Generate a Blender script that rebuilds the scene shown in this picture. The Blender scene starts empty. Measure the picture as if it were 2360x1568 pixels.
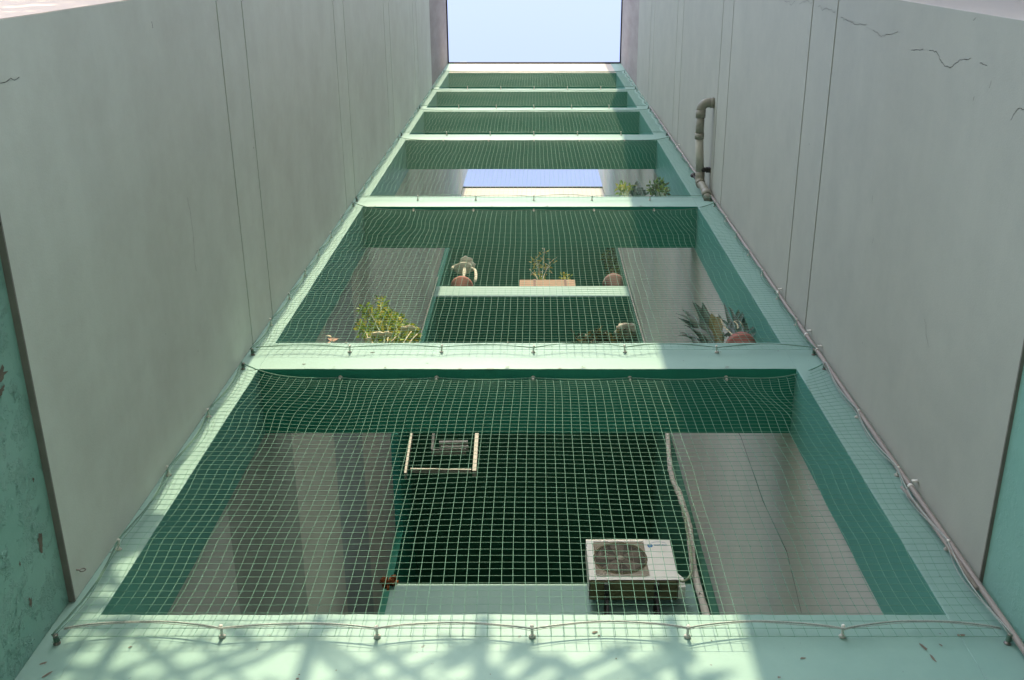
import bpy, bmesh, math, random
from mathutils import Vector, Matrix, noise as mnoise
R = math.radians
random.seed(7)
scene = bpy.context.scene
COL = scene.collection
# ------------------------------------------------------------------ camera, light, exposure
D = 2.4            # metres from the camera to the netted face; positions below are in multiples of D
H = 1.55           # eye height
F, CX, CY, EL = 2357.0, 1232.0, 784.0, R(68.6)
cam = bpy.data.cameras.new('camera')
cam.sensor_width = 36.0
cam.lens = 36.0 * F / 2360.0
cam.shift_x = -(CX - 1180.0) / 2360.0
cam.clip_start, cam.clip_end = 0.02, 4000.0
cam_ob = bpy.data.objects.new('camera', cam)
COL.objects.link(cam_ob)
cam_ob.location = (0, 0, H)
cam_ob.rotation_euler = (R(90) + EL, 0, 0)
scene.camera = cam_ob

world = bpy.data.worlds.new('World')
scene.world = world
world.use_nodes = True
wn = world.node_tree.nodes
sky = wn.new('ShaderNodeTexSky')
sky.sky_type = 'NISHITA'
sky.sun_disc = False
sky.sun_elevation = R(39.9)
sky.sun_rotation = R(180)
sky.air_density = 1.2
sky.dust_density = 1.5
sky.ozone_density = 1.0
wn['Background'].inputs['Strength'].default_value = 0.15
hsv = wn.new('ShaderNodeHueSaturation')          # thin summer haze: paler, less saturated sky
hsv.inputs['Hue'].default_value = 0.518
hsv.inputs['Saturation'].default_value = 0.85
hsv.inputs['Value'].default_value = 1.3
world.node_tree.links.new(sky.outputs[0], hsv.inputs['Color'])
world.node_tree.links.new(hsv.outputs[0], wn['Background'].inputs[0])

sun = bpy.data.lights.new('sun', 'SUN')
sun.energy = 2.15
sun.angle = R(0.53)
sun.color = (1.0, 0.87, 0.58)
sun_ob = bpy.data.objects.new('sun', sun)
COL.objects.link(sun_ob)
SUN_DIR = Vector((0.02, math.cos(R(39.9)), -math.sin(R(39.9))))
sun_ob.rotation_euler = SUN_DIR.to_track_quat('-Z', 'Y').to_euler()
sun_ob.location = (0, -20, 40)

scene.view_settings.view_transform = 'Standard'
scene.view_settings.look = 'None'
scene.view_settings.exposure = 1.46
scene.view_settings.gamma = 1.0
scene.cycles.max_bounces = 8
scene.cycles.diffuse_bounces = 5
scene.cycles.use_denoising = True

# ------------------------------------------------------------------ helpers
def W(p):
    return Vector((p[0] * D, p[1] * D, p[2] * D + H))

def m(x):                      # metres -> multiples of D
    return x / D

def at(px, py, Y):             # a point of the photograph at a known depth Y
    v = (py - CY) / F
    t = math.tan(EL - math.atan(v))
    Z = Y * t
    w = Y * math.cos(EL) + Z * math.sin(EL)
    return Vector(((px - CX) / F * w, Y, Z))

class MB:
    def __init__(self):
        self.v, self.f, self.k, self.s = [], [], [], []

    def add(self, vs, fs, k=0, smooth=False):
        o = len(self.v)
        self.v += [Vector(p) for p in vs]
        for f in fs:
            self.f.append([o + i for i in f]); self.k.append(k); self.s.append(smooth)

    def box(self, x0, x1, y0, y1, z0, z1, k=0, skip=''):
        vs = [(x, y, z) for z in (z0, z1) for y in (y0, y1) for x in (x0, x1)]
        fs = {'b': (0, 2, 3, 1), 't': (4, 5, 7, 6), 'f': (0, 1, 5, 4), 'k': (2, 6, 7, 3), 'l': (0, 4, 6, 2), 'r': (1, 3, 7, 5)}
        self.add(vs, [q for n, q in fs.items() if n not in skip], k)

    def tube(self, pts, r, n=8, k=0, caps=True, smooth=True):
        pts = [Vector(p) for p in pts]
        rs = r if isinstance(r, (list, tuple)) else [r] * len(pts)
        vs, fs = [], []
        up = None
        for i, p in enumerate(pts):
            a, b = pts[max(i - 1, 0)], pts[min(i + 1, len(pts) - 1)]
            t = (b - a).normalized() if (b - a).length > 1e-9 else Vector((0, 0, 1))
            if up is None:
                up = Vector((0, 0, 1)) if abs(t.z) < 0.9 else Vector((0, 1, 0))
            x = up - t * up.dot(t)
            if x.length < 1e-6:
                x = t.orthogonal()
            x.normalize(); up = x
            y = t.cross(x)
            for j in range(n):
                a_ = 2 * math.pi * j / n
                vs.append(p + x * math.cos(a_) * rs[i] + y * math.sin(a_) * rs[i])
        for i in range(len(pts) - 1):
            for j in range(n):
                fs.append((i * n + j, i * n + (j + 1) % n, (i + 1) * n + (j + 1) % n, (i + 1) * n + j))
        self.add(vs, fs, k, smooth)
        if caps:
            o = len(self.v) - len(vs)
            self.f.append([o + j for j in reversed(range(n))]); self.k.append(k); self.s.append(False)
            e = o + (len(pts) - 1) * n
            self.f.append([e + j for j in range(n)]); self.k.append(k); self.s.append(False)

    def lathe(self, c, prof, n=24, k=0, axis=(0, 0, 1)):
        # prof: list of (radius, distance along the axis)
        ax = Vector(axis).normalized()
        x = ax.orthogonal().normalized(); y = ax.cross(x)
        c = Vector(c)
        vs = [c + ax * h + (x * math.cos(2 * math.pi * j / n) + y * math.sin(2 * math.pi * j / n)) * r for r, h in prof for j in range(n)]
        fs = [(i * n + j, i * n + (j + 1) % n, (i + 1) * n + (j + 1) % n, (i + 1) * n + j) for i in range(len(prof) - 1) for j in range(n)]
        self.add(vs, fs, k, True)

    def blob(self, c, rx, ry, rz, k=0, seg=10, rough=0.25, seed=0):
        vs, fs = [], []
        for i in range(seg + 1):
            th = math.pi * i / seg
            for j in range(seg * 2):
                ph = math.pi * j / seg
                d = Vector((math.sin(th) * math.cos(ph), math.sin(th) * math.sin(ph), math.cos(th)))
                s = 1 + rough * mnoise.noise(d * 1.7 + Vector((seed, 0, 0)))
                vs.append(Vector(c) + Vector((d.x * rx, d.y * ry, d.z * rz)) * s)
        n = seg * 2
        for i in range(seg):
            for j in range(n):
                fs.append((i * n + j, (i + 1) * n + j, (i + 1) * n + (j + 1) % n, i * n + (j + 1) % n))
        self.add(vs, fs, k, True)

    def leaf(self, p, d, nrm, L, wd, k=0, fold=0.2):
        d = Vector(d).normalized(); nrm = Vector(nrm)
        s = d.cross(nrm)
        if s.length < 1e-5:
            s = d.orthogonal()
        s.normalize(); nn = s.cross(d)
        p = Vector(p)
        vs = [p, p + d * L * .45 + s * wd * .5 + nn * wd * fold, p + d * L - nn * L * .08, p + d * L * .45 - s * wd * .5 + nn * wd * fold, p + d * L * .5]
        self.add(vs, [(0, 1, 4), (1, 2, 4), (0, 4, 3), (4, 2, 3)], k)

    def strap(self, pts, wd, nrm, k=0, thick=0.0):
        # a long tapering leaf along pts
        pts = [Vector(p) for p in pts]
        vs, fs = [], []
        n = len(pts)
        for i, p in enumerate(pts):
            t = (pts[min(i + 1, n - 1)] - pts[max(i - 1, 0)]).normalized()
            s = t.cross(Vector(nrm))
            if s.length < 1e-5: s = t.orthogonal()
            s.normalize(); nn = s.cross(t)
            u = i / (n - 1)
            w_ = wd * (0.75 + 0.5 * math.sin(u * 2.2)) * (1 - u ** 2.5) + wd * .02
            vs += [p - s * w_ * .5 + nn * w_ * .18, p, p + s * w_ * .5 + nn * w_ * .18]
        for i in range(n - 1):
            for j in range(2):
                a = i * 3 + j
                fs.append((a, a + 1, a + 4, a + 3))
        self.add(vs, fs, k, True)

    def build(self, name, mats, parent=None, base=None, bevel=0, weld=False):
        if not isinstance(mats, (list, tuple)): mats = [mats]
        me = bpy.data.meshes.new(name)
        org = Vector(parent['_org']) if parent is not None else (W(base) if base is not None else Vector((0, 0, 0)))
        me.from_pydata([W(p) - org for p in self.v], [], self.f)
        me.polygons.foreach_set('material_index', self.k)
        me.polygons.foreach_set('use_smooth', self.s)
        for x in mats: me.materials.append(x)
        if bevel:
            bm = bmesh.new(); bm.from_mesh(me)
            bmesh.ops.remove_doubles(bm, verts=bm.verts, dist=1e-5)
            bmesh.ops.bevel(bm, geom=[e for e in bm.edges if len(e.link_faces) == 2 and e.calc_face_angle(0) > .6], offset=bevel, segments=2, profile=.6, affect='EDGES')
            bm.to_mesh(me); bm.free()
        me.update()
        ob = bpy.data.objects.new(name, me)
        COL.objects.link(ob)
        if parent is not None:
            ob.parent = parent
        else:
            ob.location = org
        ob['_org'] = tuple(org)
        return ob

def tag(o, label=None, cat=None, group=None, kind=None):
    if label: o['label'] = label
    if cat: o['category'] = cat
    if group: o['group'] = group
    if kind: o['kind'] = kind
    return o

def thing(name, base, label, cat, group=None):
    o = bpy.data.objects.new(name, None)
    COL.objects.link(o)
    o.empty_display_size = .1
    o.location = W(base)
    o['_org'] = tuple(W(base))
    return tag(o, label, cat, group)

# ------------------------------------------------------------------ materials
def mat(name, col, col2=None, nscale=1.5, stretch=(1, 1, 1), rough=.65, bump=.15, bscale=90, bdist=.002,
        speck=None, speck_scale=25, speck_at=.72, patch=None, patch_scale=2.0, patch_at=.7, spec=.3, metal=0.0, sub=0.0, seed=0.0, lump=0, blot=None, blot_mix=.5):
    mt = bpy.data.materials.new(name)
    mt.use_nodes = True
    nt = mt.node_tree; N = nt.nodes; L = nt.links
    b = N['Principled BSDF']
    b.inputs['Roughness'].default_value = rough
    b.inputs['Metallic'].default_value = metal
    b.inputs['Specular IOR Level'].default_value = spec
    tc = N.new('ShaderNodeTexCoord')
    mp = N.new('ShaderNodeMapping')
    mp.inputs['Scale'].default_value = stretch
    mp.inputs['Location'].default_value = (seed, seed * 1.7, seed * .6)
    L.new(tc.outputs['Object'], mp.inputs[0])
    def noise(sc, det=5, ro=.6, vec=mp):
        n = N.new('ShaderNodeTexNoise')
        n.inputs['Scale'].default_value = sc; n.inputs['Detail'].default_value = det; n.inputs['Roughness'].default_value = ro
        L.new(vec.outputs[0 if vec is mp else 'Object'], n.inputs['Vector'])
        return n
    def ramp(src, a, c):
        r = N.new('ShaderNodeMapRange')
        r.inputs['From Min'].default_value = a; r.inputs['From Max'].default_value = c
        L.new(src.outputs['Fac'] if 'Fac' in src.outputs else src.outputs[0], r.inputs['Value'])
        return r
    def mix(fac, A, B):
        x = N.new('ShaderNodeMix'); x.data_type = 'RGBA'
        L.new(fac.outputs[0], x.inputs['Factor'])
        for s, c in ((6, A), (7, B)):
            if hasattr(c, 'outputs'): L.new(c.outputs[2], x.inputs[s])
            else: x.inputs[s].default_value = (*c, 1)
        return x
    n1 = noise(nscale, 6, .62)
    cur = mix(ramp(n1, .3, .7), col, col2 or tuple(c * .88 for c in col))
    if blot:
        rb_ = ramp(noise(2.3, 9, .72, tc), .42, .66)
        mm = N.new('ShaderNodeMath'); mm.operation = 'MULTIPLY'; mm.inputs[1].default_value = blot_mix
        L.new(rb_.outputs[0], mm.inputs[0]); cur = mix(mm, cur, blot)
    if speck:
        cur = mix(ramp(noise(speck_scale, 3, .5, tc), speck_at, speck_at + .03), cur, speck)
    if patch:
        pn = ramp(noise(patch_scale, 8, .68, tc), patch_at, patch_at + .012)
        cur = mix(pn, cur, patch)
    L.new(cur.outputs[2], b.inputs['Base Color'])
    if bump:
        nb = noise(bscale, 4, .6, tc)
        bp = N.new('ShaderNodeBump')
        bp.inputs['Strength'].default_value = bump; bp.inputs['Distance'].default_value = bdist
        L.new(nb.outputs['Fac'], bp.inputs['Height'])
        last = bp
        if lump:
            nl = ramp(noise(9, 7, .7, tc), .5, .62)
            b2 = N.new('ShaderNodeBump'); b2.inputs['Strength'].default_value = lump; b2.inputs['Distance'].default_value = .007
            L.new(nl.outputs[0], b2.inputs['Height']); L.new(last.outputs[0], b2.inputs['Normal']); last = b2
        if patch:
            b3 = N.new('ShaderNodeBump'); b3.inputs['Strength'].default_value = .8; b3.inputs['Distance'].default_value = .003; b3.invert = True
            L.new(pn.outputs[0], b3.inputs['Height']); L.new(last.outputs[0], b3.inputs['Normal']); last = b3
        L.new(last.outputs[0], b.inputs['Normal'])
    if sub:
        tr = N.new('ShaderNodeBsdfTranslucent')
        L.new(cur.outputs[2], tr.inputs['Color'])
        ms = N.new('ShaderNodeMixShader'); ms.inputs[0].default_value = sub
        out = N['Material Output']
        L.new(b.outputs[0], ms.inputs[1]); L.new(tr.outputs[0], ms.inputs[2]); L.new(ms.outputs[0], out.inputs['Surface'])
    return mt

MINT = mat('mint_paint', (.236, .388, .345), (.212, .36, .325), 2.4, rough=.5, bump=.2, bscale=40, blot=(.185, .315, .29), blot_mix=.45, speck=(.15, .2, .19), speck_scale=30, speck_at=.74)
REVEAL = mat('shaded_reveal_paint', (.095, .31, .26), (.08, .275, .235), 1.0, rough=.5, bump=.15, bscale=70)  # deeper teal paint, with shade and bounce light put into the colour
CREAM = mat('cream_paint', (.48, .445, .40), (.45, .415, .375), 1.0, rough=.6)
DEEP = mat('shaded_green_paint', (.025, .25, .17), (.02, .22, .15), 1.0, rough=.5, bump=.15, bscale=70)  # deeper green for soffits; shade and green bounce are in the colour
DARK = mat('dim_interior_green', (.035, .16, .10), (.028, .13, .08), 1.0, rough=.6)  # green darkened further, the dimness of the rear interior painted in
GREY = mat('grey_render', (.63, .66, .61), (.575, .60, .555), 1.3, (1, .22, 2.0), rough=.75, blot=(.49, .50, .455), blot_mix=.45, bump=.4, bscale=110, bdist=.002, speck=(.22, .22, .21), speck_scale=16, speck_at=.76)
GREYR = mat('grey_render_right', (.405, .42, .372), (.375, .388, .345), 1.3, (1, .22, 2.0), rough=.75, blot=(.315, .33, .30), blot_mix=.45, bump=.4, bscale=110, bdist=.002, speck=(.20, .21, .20), speck_scale=16, speck_at=.76, seed=9)  # darker copy for the right wall; light balance put into the colour
BROWNGREY = mat('weathered_render', (.27, .24, .23), (.36, .335, .32), 1.6, (1, 2, .5), rough=.8, bump=.3)
SHAFTD = mat('shaft_shade_band', (.37, .38, .35), (.31, .325, .30), .8, (1, .5, 1.8), rough=.8, bump=.25)  # soft band of shade on the shaft wall, painted as colour
SHAFTL = mat('shaft_light_band', (.60, .57, .52), (.53, .505, .46), .8, (1, .5, 1.8), rough=.8, bump=.25)  # lighter band where light falls on the shaft wall, painted in
SHAFTB = mat('shaft_shade_band_slate', (.37, .40, .405), (.32, .35, .355), .8, (1, .5, 1.8), rough=.8, bump=.25)  # bluish band of shade, also painted into the wall colour
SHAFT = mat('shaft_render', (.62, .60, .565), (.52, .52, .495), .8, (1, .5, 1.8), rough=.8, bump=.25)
PEEL = mat('peeling_teal_paint', (.20, .40, .345), (.28, .47, .42), 2.0, rough=.5, bump=.3, bscale=45, bdist=.003, patch=(.16, .12, .085), patch_scale=3.2, patch_at=.70, lump=.8)
PEELR = mat('teal_paint_right', (.20, .40, .345), (.235, .43, .375), 2.0, rough=.5, bump=.4, bscale=45, bdist=.003, lump=.25, seed=3)
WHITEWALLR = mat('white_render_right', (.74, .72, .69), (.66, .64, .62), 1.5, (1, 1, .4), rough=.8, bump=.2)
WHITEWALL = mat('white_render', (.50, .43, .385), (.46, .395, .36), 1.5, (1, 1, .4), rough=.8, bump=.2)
COPING = mat('dark_flashing', (.03, .03, .035), rough=.5, bump=0)
TRIM = mat('dark_edge_trim', (.15, .145, .13), (.20, .19, .17), 9, rough=.7)
CRACK = mat('crack_dark', (.16, .165, .155), bump=0, rough=.9)
CHIP = mat('chipped_plaster', (.21, .175, .14), (.11, .10, .085), 40, rough=.9)
NET = mat('net_twine', (.19, .38, .295), (.16, .34, .26), 20, rough=.55, bump=0, sub=.25)
ROPE = mat('wire_rope', (.42, .46, .43), (.24, .28, .26), 160, rough=.45, bump=.8, bscale=260, metal=.2)
CORD = mat('green_cord', (.08, .17, .13), (.12, .24, .18), 60, rough=.6, bump=.5, bscale=200)
PLASTIC = mat('white_plastic', (.78, .77, .72), (.70, .69, .64), 30, rough=.4, bump=0, sub=.15)
HOOKBASE = mat('grimy_plastic', (.60, .58, .54), (.42, .40, .37), 200, rough=.5, bump=0)
STEEL = mat('dull_steel', (.32, .32, .30), (.16, .14, .12), 40, rough=.4, metal=.7)
PVC = mat('grey_pvc', (.27, .265, .22), (.22, .22, .185), 6, rough=.45, bump=.1)
PVCL = mat('pale_pvc', (.42, .42, .36), (.36, .36, .31), 6, rough=.45, bump=.1)
BLACK = mat('black_rubber', (.03, .03, .03), rough=.5, bump=0)
CONDUIT = mat('beige_conduit', (.29, .255, .235), (.24, .215, .20), 12, (1, 1, .2), rough=.5, bump=.1)
ACW = mat('air_conditioner_enamel', (.84, .82, .77), (.80, .78, .73), 3, rough=.4, bump=.05)
ACIN = mat('condenser_fins', (.055, .047, .035), (.04, .034, .026), 60, rough=.7)
GRILL = mat('grille_wire', (.36, .32, .26), (.28, .25, .20), 30, rough=.5, bump=0)
BLUE = mat('blue_print', (.03, .12, .33), (.04, .16, .4), 40, rough=.5, bump=0)
TRAY = mat('dark_olive_metal', (.16, .15, .08), (.10, .09, .05), 8, rough=.8)  # dark olive brown of the base tray and fan ring
RUST = mat('rust', (.28, .085, .025), (.12, .035, .012), 40, rough=.9, bump=.8, bscale=60, bdist=.01)
LAGGING = mat('pipe_lagging', (.58, .55, .49), (.44, .41, .36), 9, rough=.8, bump=.5, bscale=60, bdist=.004, speck=(.12, .1, .08), speck_scale=22, speck_at=.66)
ALU = mat('aged_white_frame', (.37, .355, .32), (.30, .285, .25), 10, rough=.5, speck=(.2, .16, .12), speck_scale=30, speck_at=.70)
GLASSY = mat('dark_glass', (.02, .03, .025), rough=.12, bump=0, spec=.5)
TERRA = mat('terracotta', (.32, .125, .10), (.26, .10, .08), 12, rough=.8, bump=.2)
TERRAD = mat('terracotta_brown', (.20, .12, .11), (.13, .075, .07), 12, rough=.8, bump=.2)
TERRAL = mat('terracotta_pale', (.33, .22, .155), (.28, .19, .135), 12, rough=.8, bump=.2)
SOIL = mat('soil', (.05, .035, .025), rough=1.0, bump=.8, bscale=40)
LIME = mat('lime_leaf', (.30, .40, .04), (.17, .28, .03), 14, rough=.5, bump=0, sub=.3)
YELLOW = mat('yellow_leaf', (.55, .48, .09), (.40, .38, .06), 14, rough=.5, bump=0, sub=.3)
DGREEN = mat('dark_leaf', (.022, .042, .025), (.05, .075, .04), 18, rough=.45, bump=0, sub=.1)
OLIVE = mat('olive_leaf', (.10, .10, .03), (.16, .14, .04), 16, rough=.6, bump=0, sub=.2)
MID = mat('mid_leaf', (.11, .20, .05), (.07, .14, .04), 16, rough=.5, bump=0, sub=.25)
STRAW = mat('dry_stem', (.55, .50, .34), (.45, .38, .25), 20, rough=.7, bump=0)
PALEFIN = mat('dusty_fins', (.40, .35, .28), (.33, .29, .23), 60, rough=.7)
PALE = mat('pale_stem', (.30, .36, .24), (.24, .30, .20), 20, rough=.6, bump=0)
WOOL = mat('woolly_cactus', (.76, .73, .63), (.62, .58, .46), 30, rough=.95, bump=.9, bscale=90, bdist=.01)
DRY = mat('dry_leaf', (.40, .22, .15), (.50, .32, .24), 30, rough=.8, bump=0, sub=.2)
STONE = mat('pale_stone', (.55, .52, .46), (.36, .33, .28), 8, rough=.8, bump=.5, bscale=20, bdist=.01)
BARK = mat('bark', (.10, .075, .05), (.06, .045, .03), 8, rough=.9, bump=.6, bscale=20, bdist=.02)
TILE = mat('block_render', (.42, .38, .34), rough=.8)
GROUND = mat('paving', (.27, .265, .25), (.22, .215, .20), .6, rough=.85, bump=.4, bscale=30)

# ------------------------------------------------------------------ the ground
g = MB(); g.box(-400, 400, -400, 400, m(-H) - .1, m(-H), 0)
tag(g.build('ground', GROUND), kind='structure')

# ------------------------------------------------------------------ netted building face
ZG = m(-H) + .001
XL, XR = -.690, .655          # clear opening
CL, CR = -.7565, .7495          # outer sides of the columns
YF, YB = 1.0, 1.18
ZTOP = 9.09
BEAMS = [(2.356, 2.533), (4.024, 4.197), (5.486, 5.656), (6.46, 6.62), (7.36, 7.51), (8.44, ZTOP)]
front = thing('apartment_building', (0, 1.09, ZG), 'mint green building face of six stacked open storeys hung with netting between grey walls', 'building')

def wavy_front(mb, x0, x1, y, z0, z1, nx, k=0, amp=.0012, seed=0):
    # hand-floated plaster face with slightly uneven arrises
    vs, fs = [], []
    rows = [z0, z0 + (z1 - z0) * .06, (z0 + z1) / 2, z1 - (z1 - z0) * .06, z1]
    for j, z in enumerate(rows):
        for i in range(nx + 1):
            x = x0 + (x1 - x0) * i / nx
            e = .7 * mnoise.noise(Vector((x * 9 + seed, z * 3, 1.3))) + .6 * mnoise.noise(Vector((x * 40 + seed, z * 9, 7.3)))
            zz = z + (e * amp * 1.5 if j in (0, 4) else 0)
            yy = y + (amp * .9 if j in (0, 4) else mnoise.noise(Vector((x * 3 + seed, z * 5, 4))) * amp)
            vs.append((x, yy, zz))
    n = nx + 1
    for j in range(len(rows) - 1):
        for i in range(nx):
            fs.append((j * n + i, j * n + i + 1, (j + 1) * n + i + 1, (j + 1) * n + i))
    mb.add(vs, fs, k, True)
    return [vs[i] for i in range(n)], [vs[(len(rows) - 1) * n + i] for i in range(n)]

def beam_mesh(z0, z1, seed, YB=YB):
    mb = MB()
    lo, hi = wavy_front(mb, XL, XR, YF, z0, z1, 160, 0, seed=seed)
    n = len(lo)
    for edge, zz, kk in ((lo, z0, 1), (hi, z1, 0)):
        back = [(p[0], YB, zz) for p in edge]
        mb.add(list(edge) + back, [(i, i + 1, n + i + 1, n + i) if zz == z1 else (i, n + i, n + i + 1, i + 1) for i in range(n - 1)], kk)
    mb.add([(XL, YB, z0), (XR, YB, z0), (XR, YB, z1), (XL, YB, z1)], [(0, 3, 2, 1)], 0)
    return mb

def chips(mb, spots, y, k):
    rnd = random.Random(3)
    for x, z, rx, rz, rot in spots:
        n = 11
        vs = [(x, y - .0008, z)]
        for j in range(n):
            a = 2 * math.pi * j / n
            q = .65 + .5 * rnd.random()
            dx, dz = math.cos(a) * rx * q, math.sin(a) * rz * q
            vs.append((x + dx * math.cos(rot) - dz * math.sin(rot), y - .0008, z + dx * math.sin(rot) + dz * math.cos(rot)))
        mb.add(vs, [(0, 1 + j, 1 + (j + 1) % n) for j in range(n)], k)

lower = beam_mesh(ZG, 1.356, 11)
spots = []
for px, py, a, b, rot in ((2128, 1492, 5, 14, .35), (2150, 1518, 4, 14, .2), (2215, 1465, 12, 5, .1), (2168, 1488, 3, 5, .6), (110, 1555, 4, 13, -.6), (100, 1530, 12, 3, .5), (1795, 1562, 5, 3, 0),
                          (690, 1556, 3, 2, 0), (686, 1565, 5, 3, 0), (775, 1546, 2, 2, 0), (1370, 1458, 9, 4, .3), (1380, 1466, 4, 3, 0), (300, 1492, 7, 2, .6), (1850, 1518, 10, 3, .1), (1640, 1477, 2, 2, 0), (1420, 1519, 2, 2, 0), (1130, 1555, 2, 1.5, 0)):
    q = at(px, py, YF); s = q.z * .98 / F * 1.07
    spots.append((q.x, q.z, a * s, b * s * 1.25, rot))
chips(lower, spots, YF, 2)
lower.build('lower_wall', [MINT, DEEP, CHIP], front)
for i, (z0, z1) in enumerate(BEAMS):
    mb = beam_mesh(z0, z1, i * 3.1, (1.18, 1.173, 1.158, 1.16, 1.17, 1.18)[i])
    if i == 0:
        sp = []
        for px, py, a, b, rot in ((858, 813, 7, 2, .1), (1060, 851, 6, 2, 0), (1130, 851, 10, 2, 0), (1290, 850, 5, 2, 0), (985, 838, 3, 1, 0), (1660, 812, 3, 1.5, 0), (700, 840, 4, 2, 0)):
            q = at(px, py, YF); s = q.z * 1.05 / F
            sp.append((q.x, q.z, a * s, b * s, rot))
        chips(mb, sp, YF, 2)
    rn = random.Random(40 + i)
    chips(mb, [(rn.uniform(XL + .02, XR - .02), (z0 + .002 + .004 * rn.random()) if rn.random() < .6 else (z1 - .002 - .004 * rn.random()), rn.uniform(.002, .007), rn.uniform(.0012, .0032), rn.uniform(-.3, .3)) for _ in range(9)], YF - .0012, 2)
    o = mb.build('floor_beam', [CREAM if i == 5 else MINT, DEEP, CHIP], front)
    if i == 5:
        o.name = 'roof_beam'
        c = MB(); c.box(CL + .012, CR - .012, YF - .012, YB + .01, ZTOP, ZTOP + .02)
        c.build('coping', COPING, o)
for x0, x1, inner in ((CL, XL, 'r'), (XR, CR, 'l')):
    mb = MB()
    nz = 200
    zs = [ZG + (ZTOP - ZG) * i / nz for i in range(nz + 1)]
    xin, xout = (x1, x0) if inner == 'r' else (x0, x1)
    e = lambda z: mnoise.noise(Vector((z * 7, inner == 'r', 2))) * .0016
    vs = []
    for z in zs:
        s = 1 if inner == 'r' else -1
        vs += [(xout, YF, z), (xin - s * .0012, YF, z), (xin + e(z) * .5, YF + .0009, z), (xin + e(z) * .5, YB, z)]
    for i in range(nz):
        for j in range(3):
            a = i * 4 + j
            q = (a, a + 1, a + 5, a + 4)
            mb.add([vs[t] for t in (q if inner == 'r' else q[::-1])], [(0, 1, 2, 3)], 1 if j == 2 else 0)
    mb.add([(xin, YB, ZG), (xout, YB, ZG), (xout, YB, ZTOP), (xin, YB, ZTOP)], [(0, 1, 2, 3)], 0)
    mb.build('column', [MINT, REVEAL], front)

# ------------------------------------------------------------------ grey panelled side walls of the recess
def side_wall(sx, x, zbot, joints, name, label, mt, cracks):
    mb = MB()
    YE = .1045 if sx < 0 else .1155
    lo, hi = sorted((x + sx * .009, x + sx * .08))
    Y0, Y1 = YE, 1.0 - .001
    mb.box(lo, hi, Y0, Y1, zbot, ZTOP + .0, 0)
    plo, phi = sorted((x, x + sx * .009))
    gap = m(.0105)
    zz = [zbot + .0005] + joints + [ZTOP - .003]
    for i in range(len(zz) - 1):
        a = zz[i] + (gap if i else 0); b = zz[i + 1] - (gap if i < len(zz) - 2 else 0)
        last = i == len(zz) - 2
        if last:
            o = sx * .004
            l2, h2 = sorted((x + o, x + sx * .009))
            mb.box(l2, h2, Y0, Y1, a - gap, b, 1)
        else:
            mb.box(plo, phi, Y0, Y1, a, b, 0)
    t = (x - sx * .0008, x + sx * (.0092 if sx < 0 else .0047))
    mb.box(min(t), max(t), Y0, Y1, zbot - .003, zbot + .0004, 4)
    c = (x + sx * .07, x - sx * .006)
    mb.box(min(c), max(c), Y0, YF, ZTOP + .001, ZTOP + .02, 2)
    rnd = random.Random(5)
    for pts, wd in cracks:
        P = []
        for (px, py) in pts:
            k = (px - CX) / F           # where that sight line meets the wall plane
            v = (py - CY) / F; t = math.tan(EL - math.atan(v))
            wv = x / k; Y = wv / (math.cos(EL) + t * math.sin(EL))
            P.append(Vector((x - sx * .0003, Y, Y * t)))
        Q = []
        for a, b in zip(P[:-1], P[1:]):
            for s in range(4):
                q = a.lerp(b, s / 4)
                if s: q += Vector((0, rnd.uniform(-1, 1), rnd.uniform(-1, 1))) * (b - a).length * .07
                Q.append(q)
        Q.append(P[-1])
        for i in range(len(Q) - 1):
            t = (Q[i + 1] - Q[i]).normalized(); n = Vector((0, -t.z, t.y))
            w0 = wd * (.5 + rnd.random()); w1 = wd * (.5 + rnd.random())
            f = (0, 1, 2, 3)
            mb.add([Q[i] - n * w0, Q[i] + n * w0, Q[i + 1] + n * w1, Q[i + 1] - n * w1], [f, f[::-1]], 3)
    return tag(mb.build(name, [mt, BROWNGREY, COPING, CRACK, TRIM], base=(x, .5, zbot)), label, 'wall')

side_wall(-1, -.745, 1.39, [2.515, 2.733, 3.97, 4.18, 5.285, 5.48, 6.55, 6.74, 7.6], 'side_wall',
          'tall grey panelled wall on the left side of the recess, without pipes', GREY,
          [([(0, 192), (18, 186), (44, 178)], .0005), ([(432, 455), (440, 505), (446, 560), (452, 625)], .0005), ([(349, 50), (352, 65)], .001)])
cr = [[(1808, 2), (1818, 4), (1824, 12), (1832, 4)], [(1842, 10), (1856, 5), (1872, 6)], [(1885, 16), (1910, 22), (1925, 28)],
      [(1938, 41), (1952, 47), (1962, 52), (1975, 57), (1988, 58), (1997, 55)], [(2012, 70), (2024, 77), (2032, 85), (2044, 79), (2070, 73)],
      [(2100, 116), (2112, 115), (2128, 113)], [(2142, 117), (2158, 118), (2163, 127), (2170, 144), (2180, 154), (2192, 156), (2200, 148), (2212, 138), (2232, 138), (2238, 134)],
      [(2258, 146), (2275, 151)], [(2330, 277), (2338, 262), (2345, 252), (2354, 250), (2366, 256)], [(2280, 203), (2285, 187)], [(2243, 233), (2246, 222)], [(2243, 48), (2250, 41)], [(2011, 562), (2013, 548)],
      [(2130, 735), (2140, 800)], [(2010, 470), (2012, 450)]]
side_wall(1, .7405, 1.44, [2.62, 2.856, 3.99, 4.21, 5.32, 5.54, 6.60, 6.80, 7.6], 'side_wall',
          'tall grey panelled wall on the right with hairline cracks and a drain pipe', GREYR, [(c, .00045) for c in cr])

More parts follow.
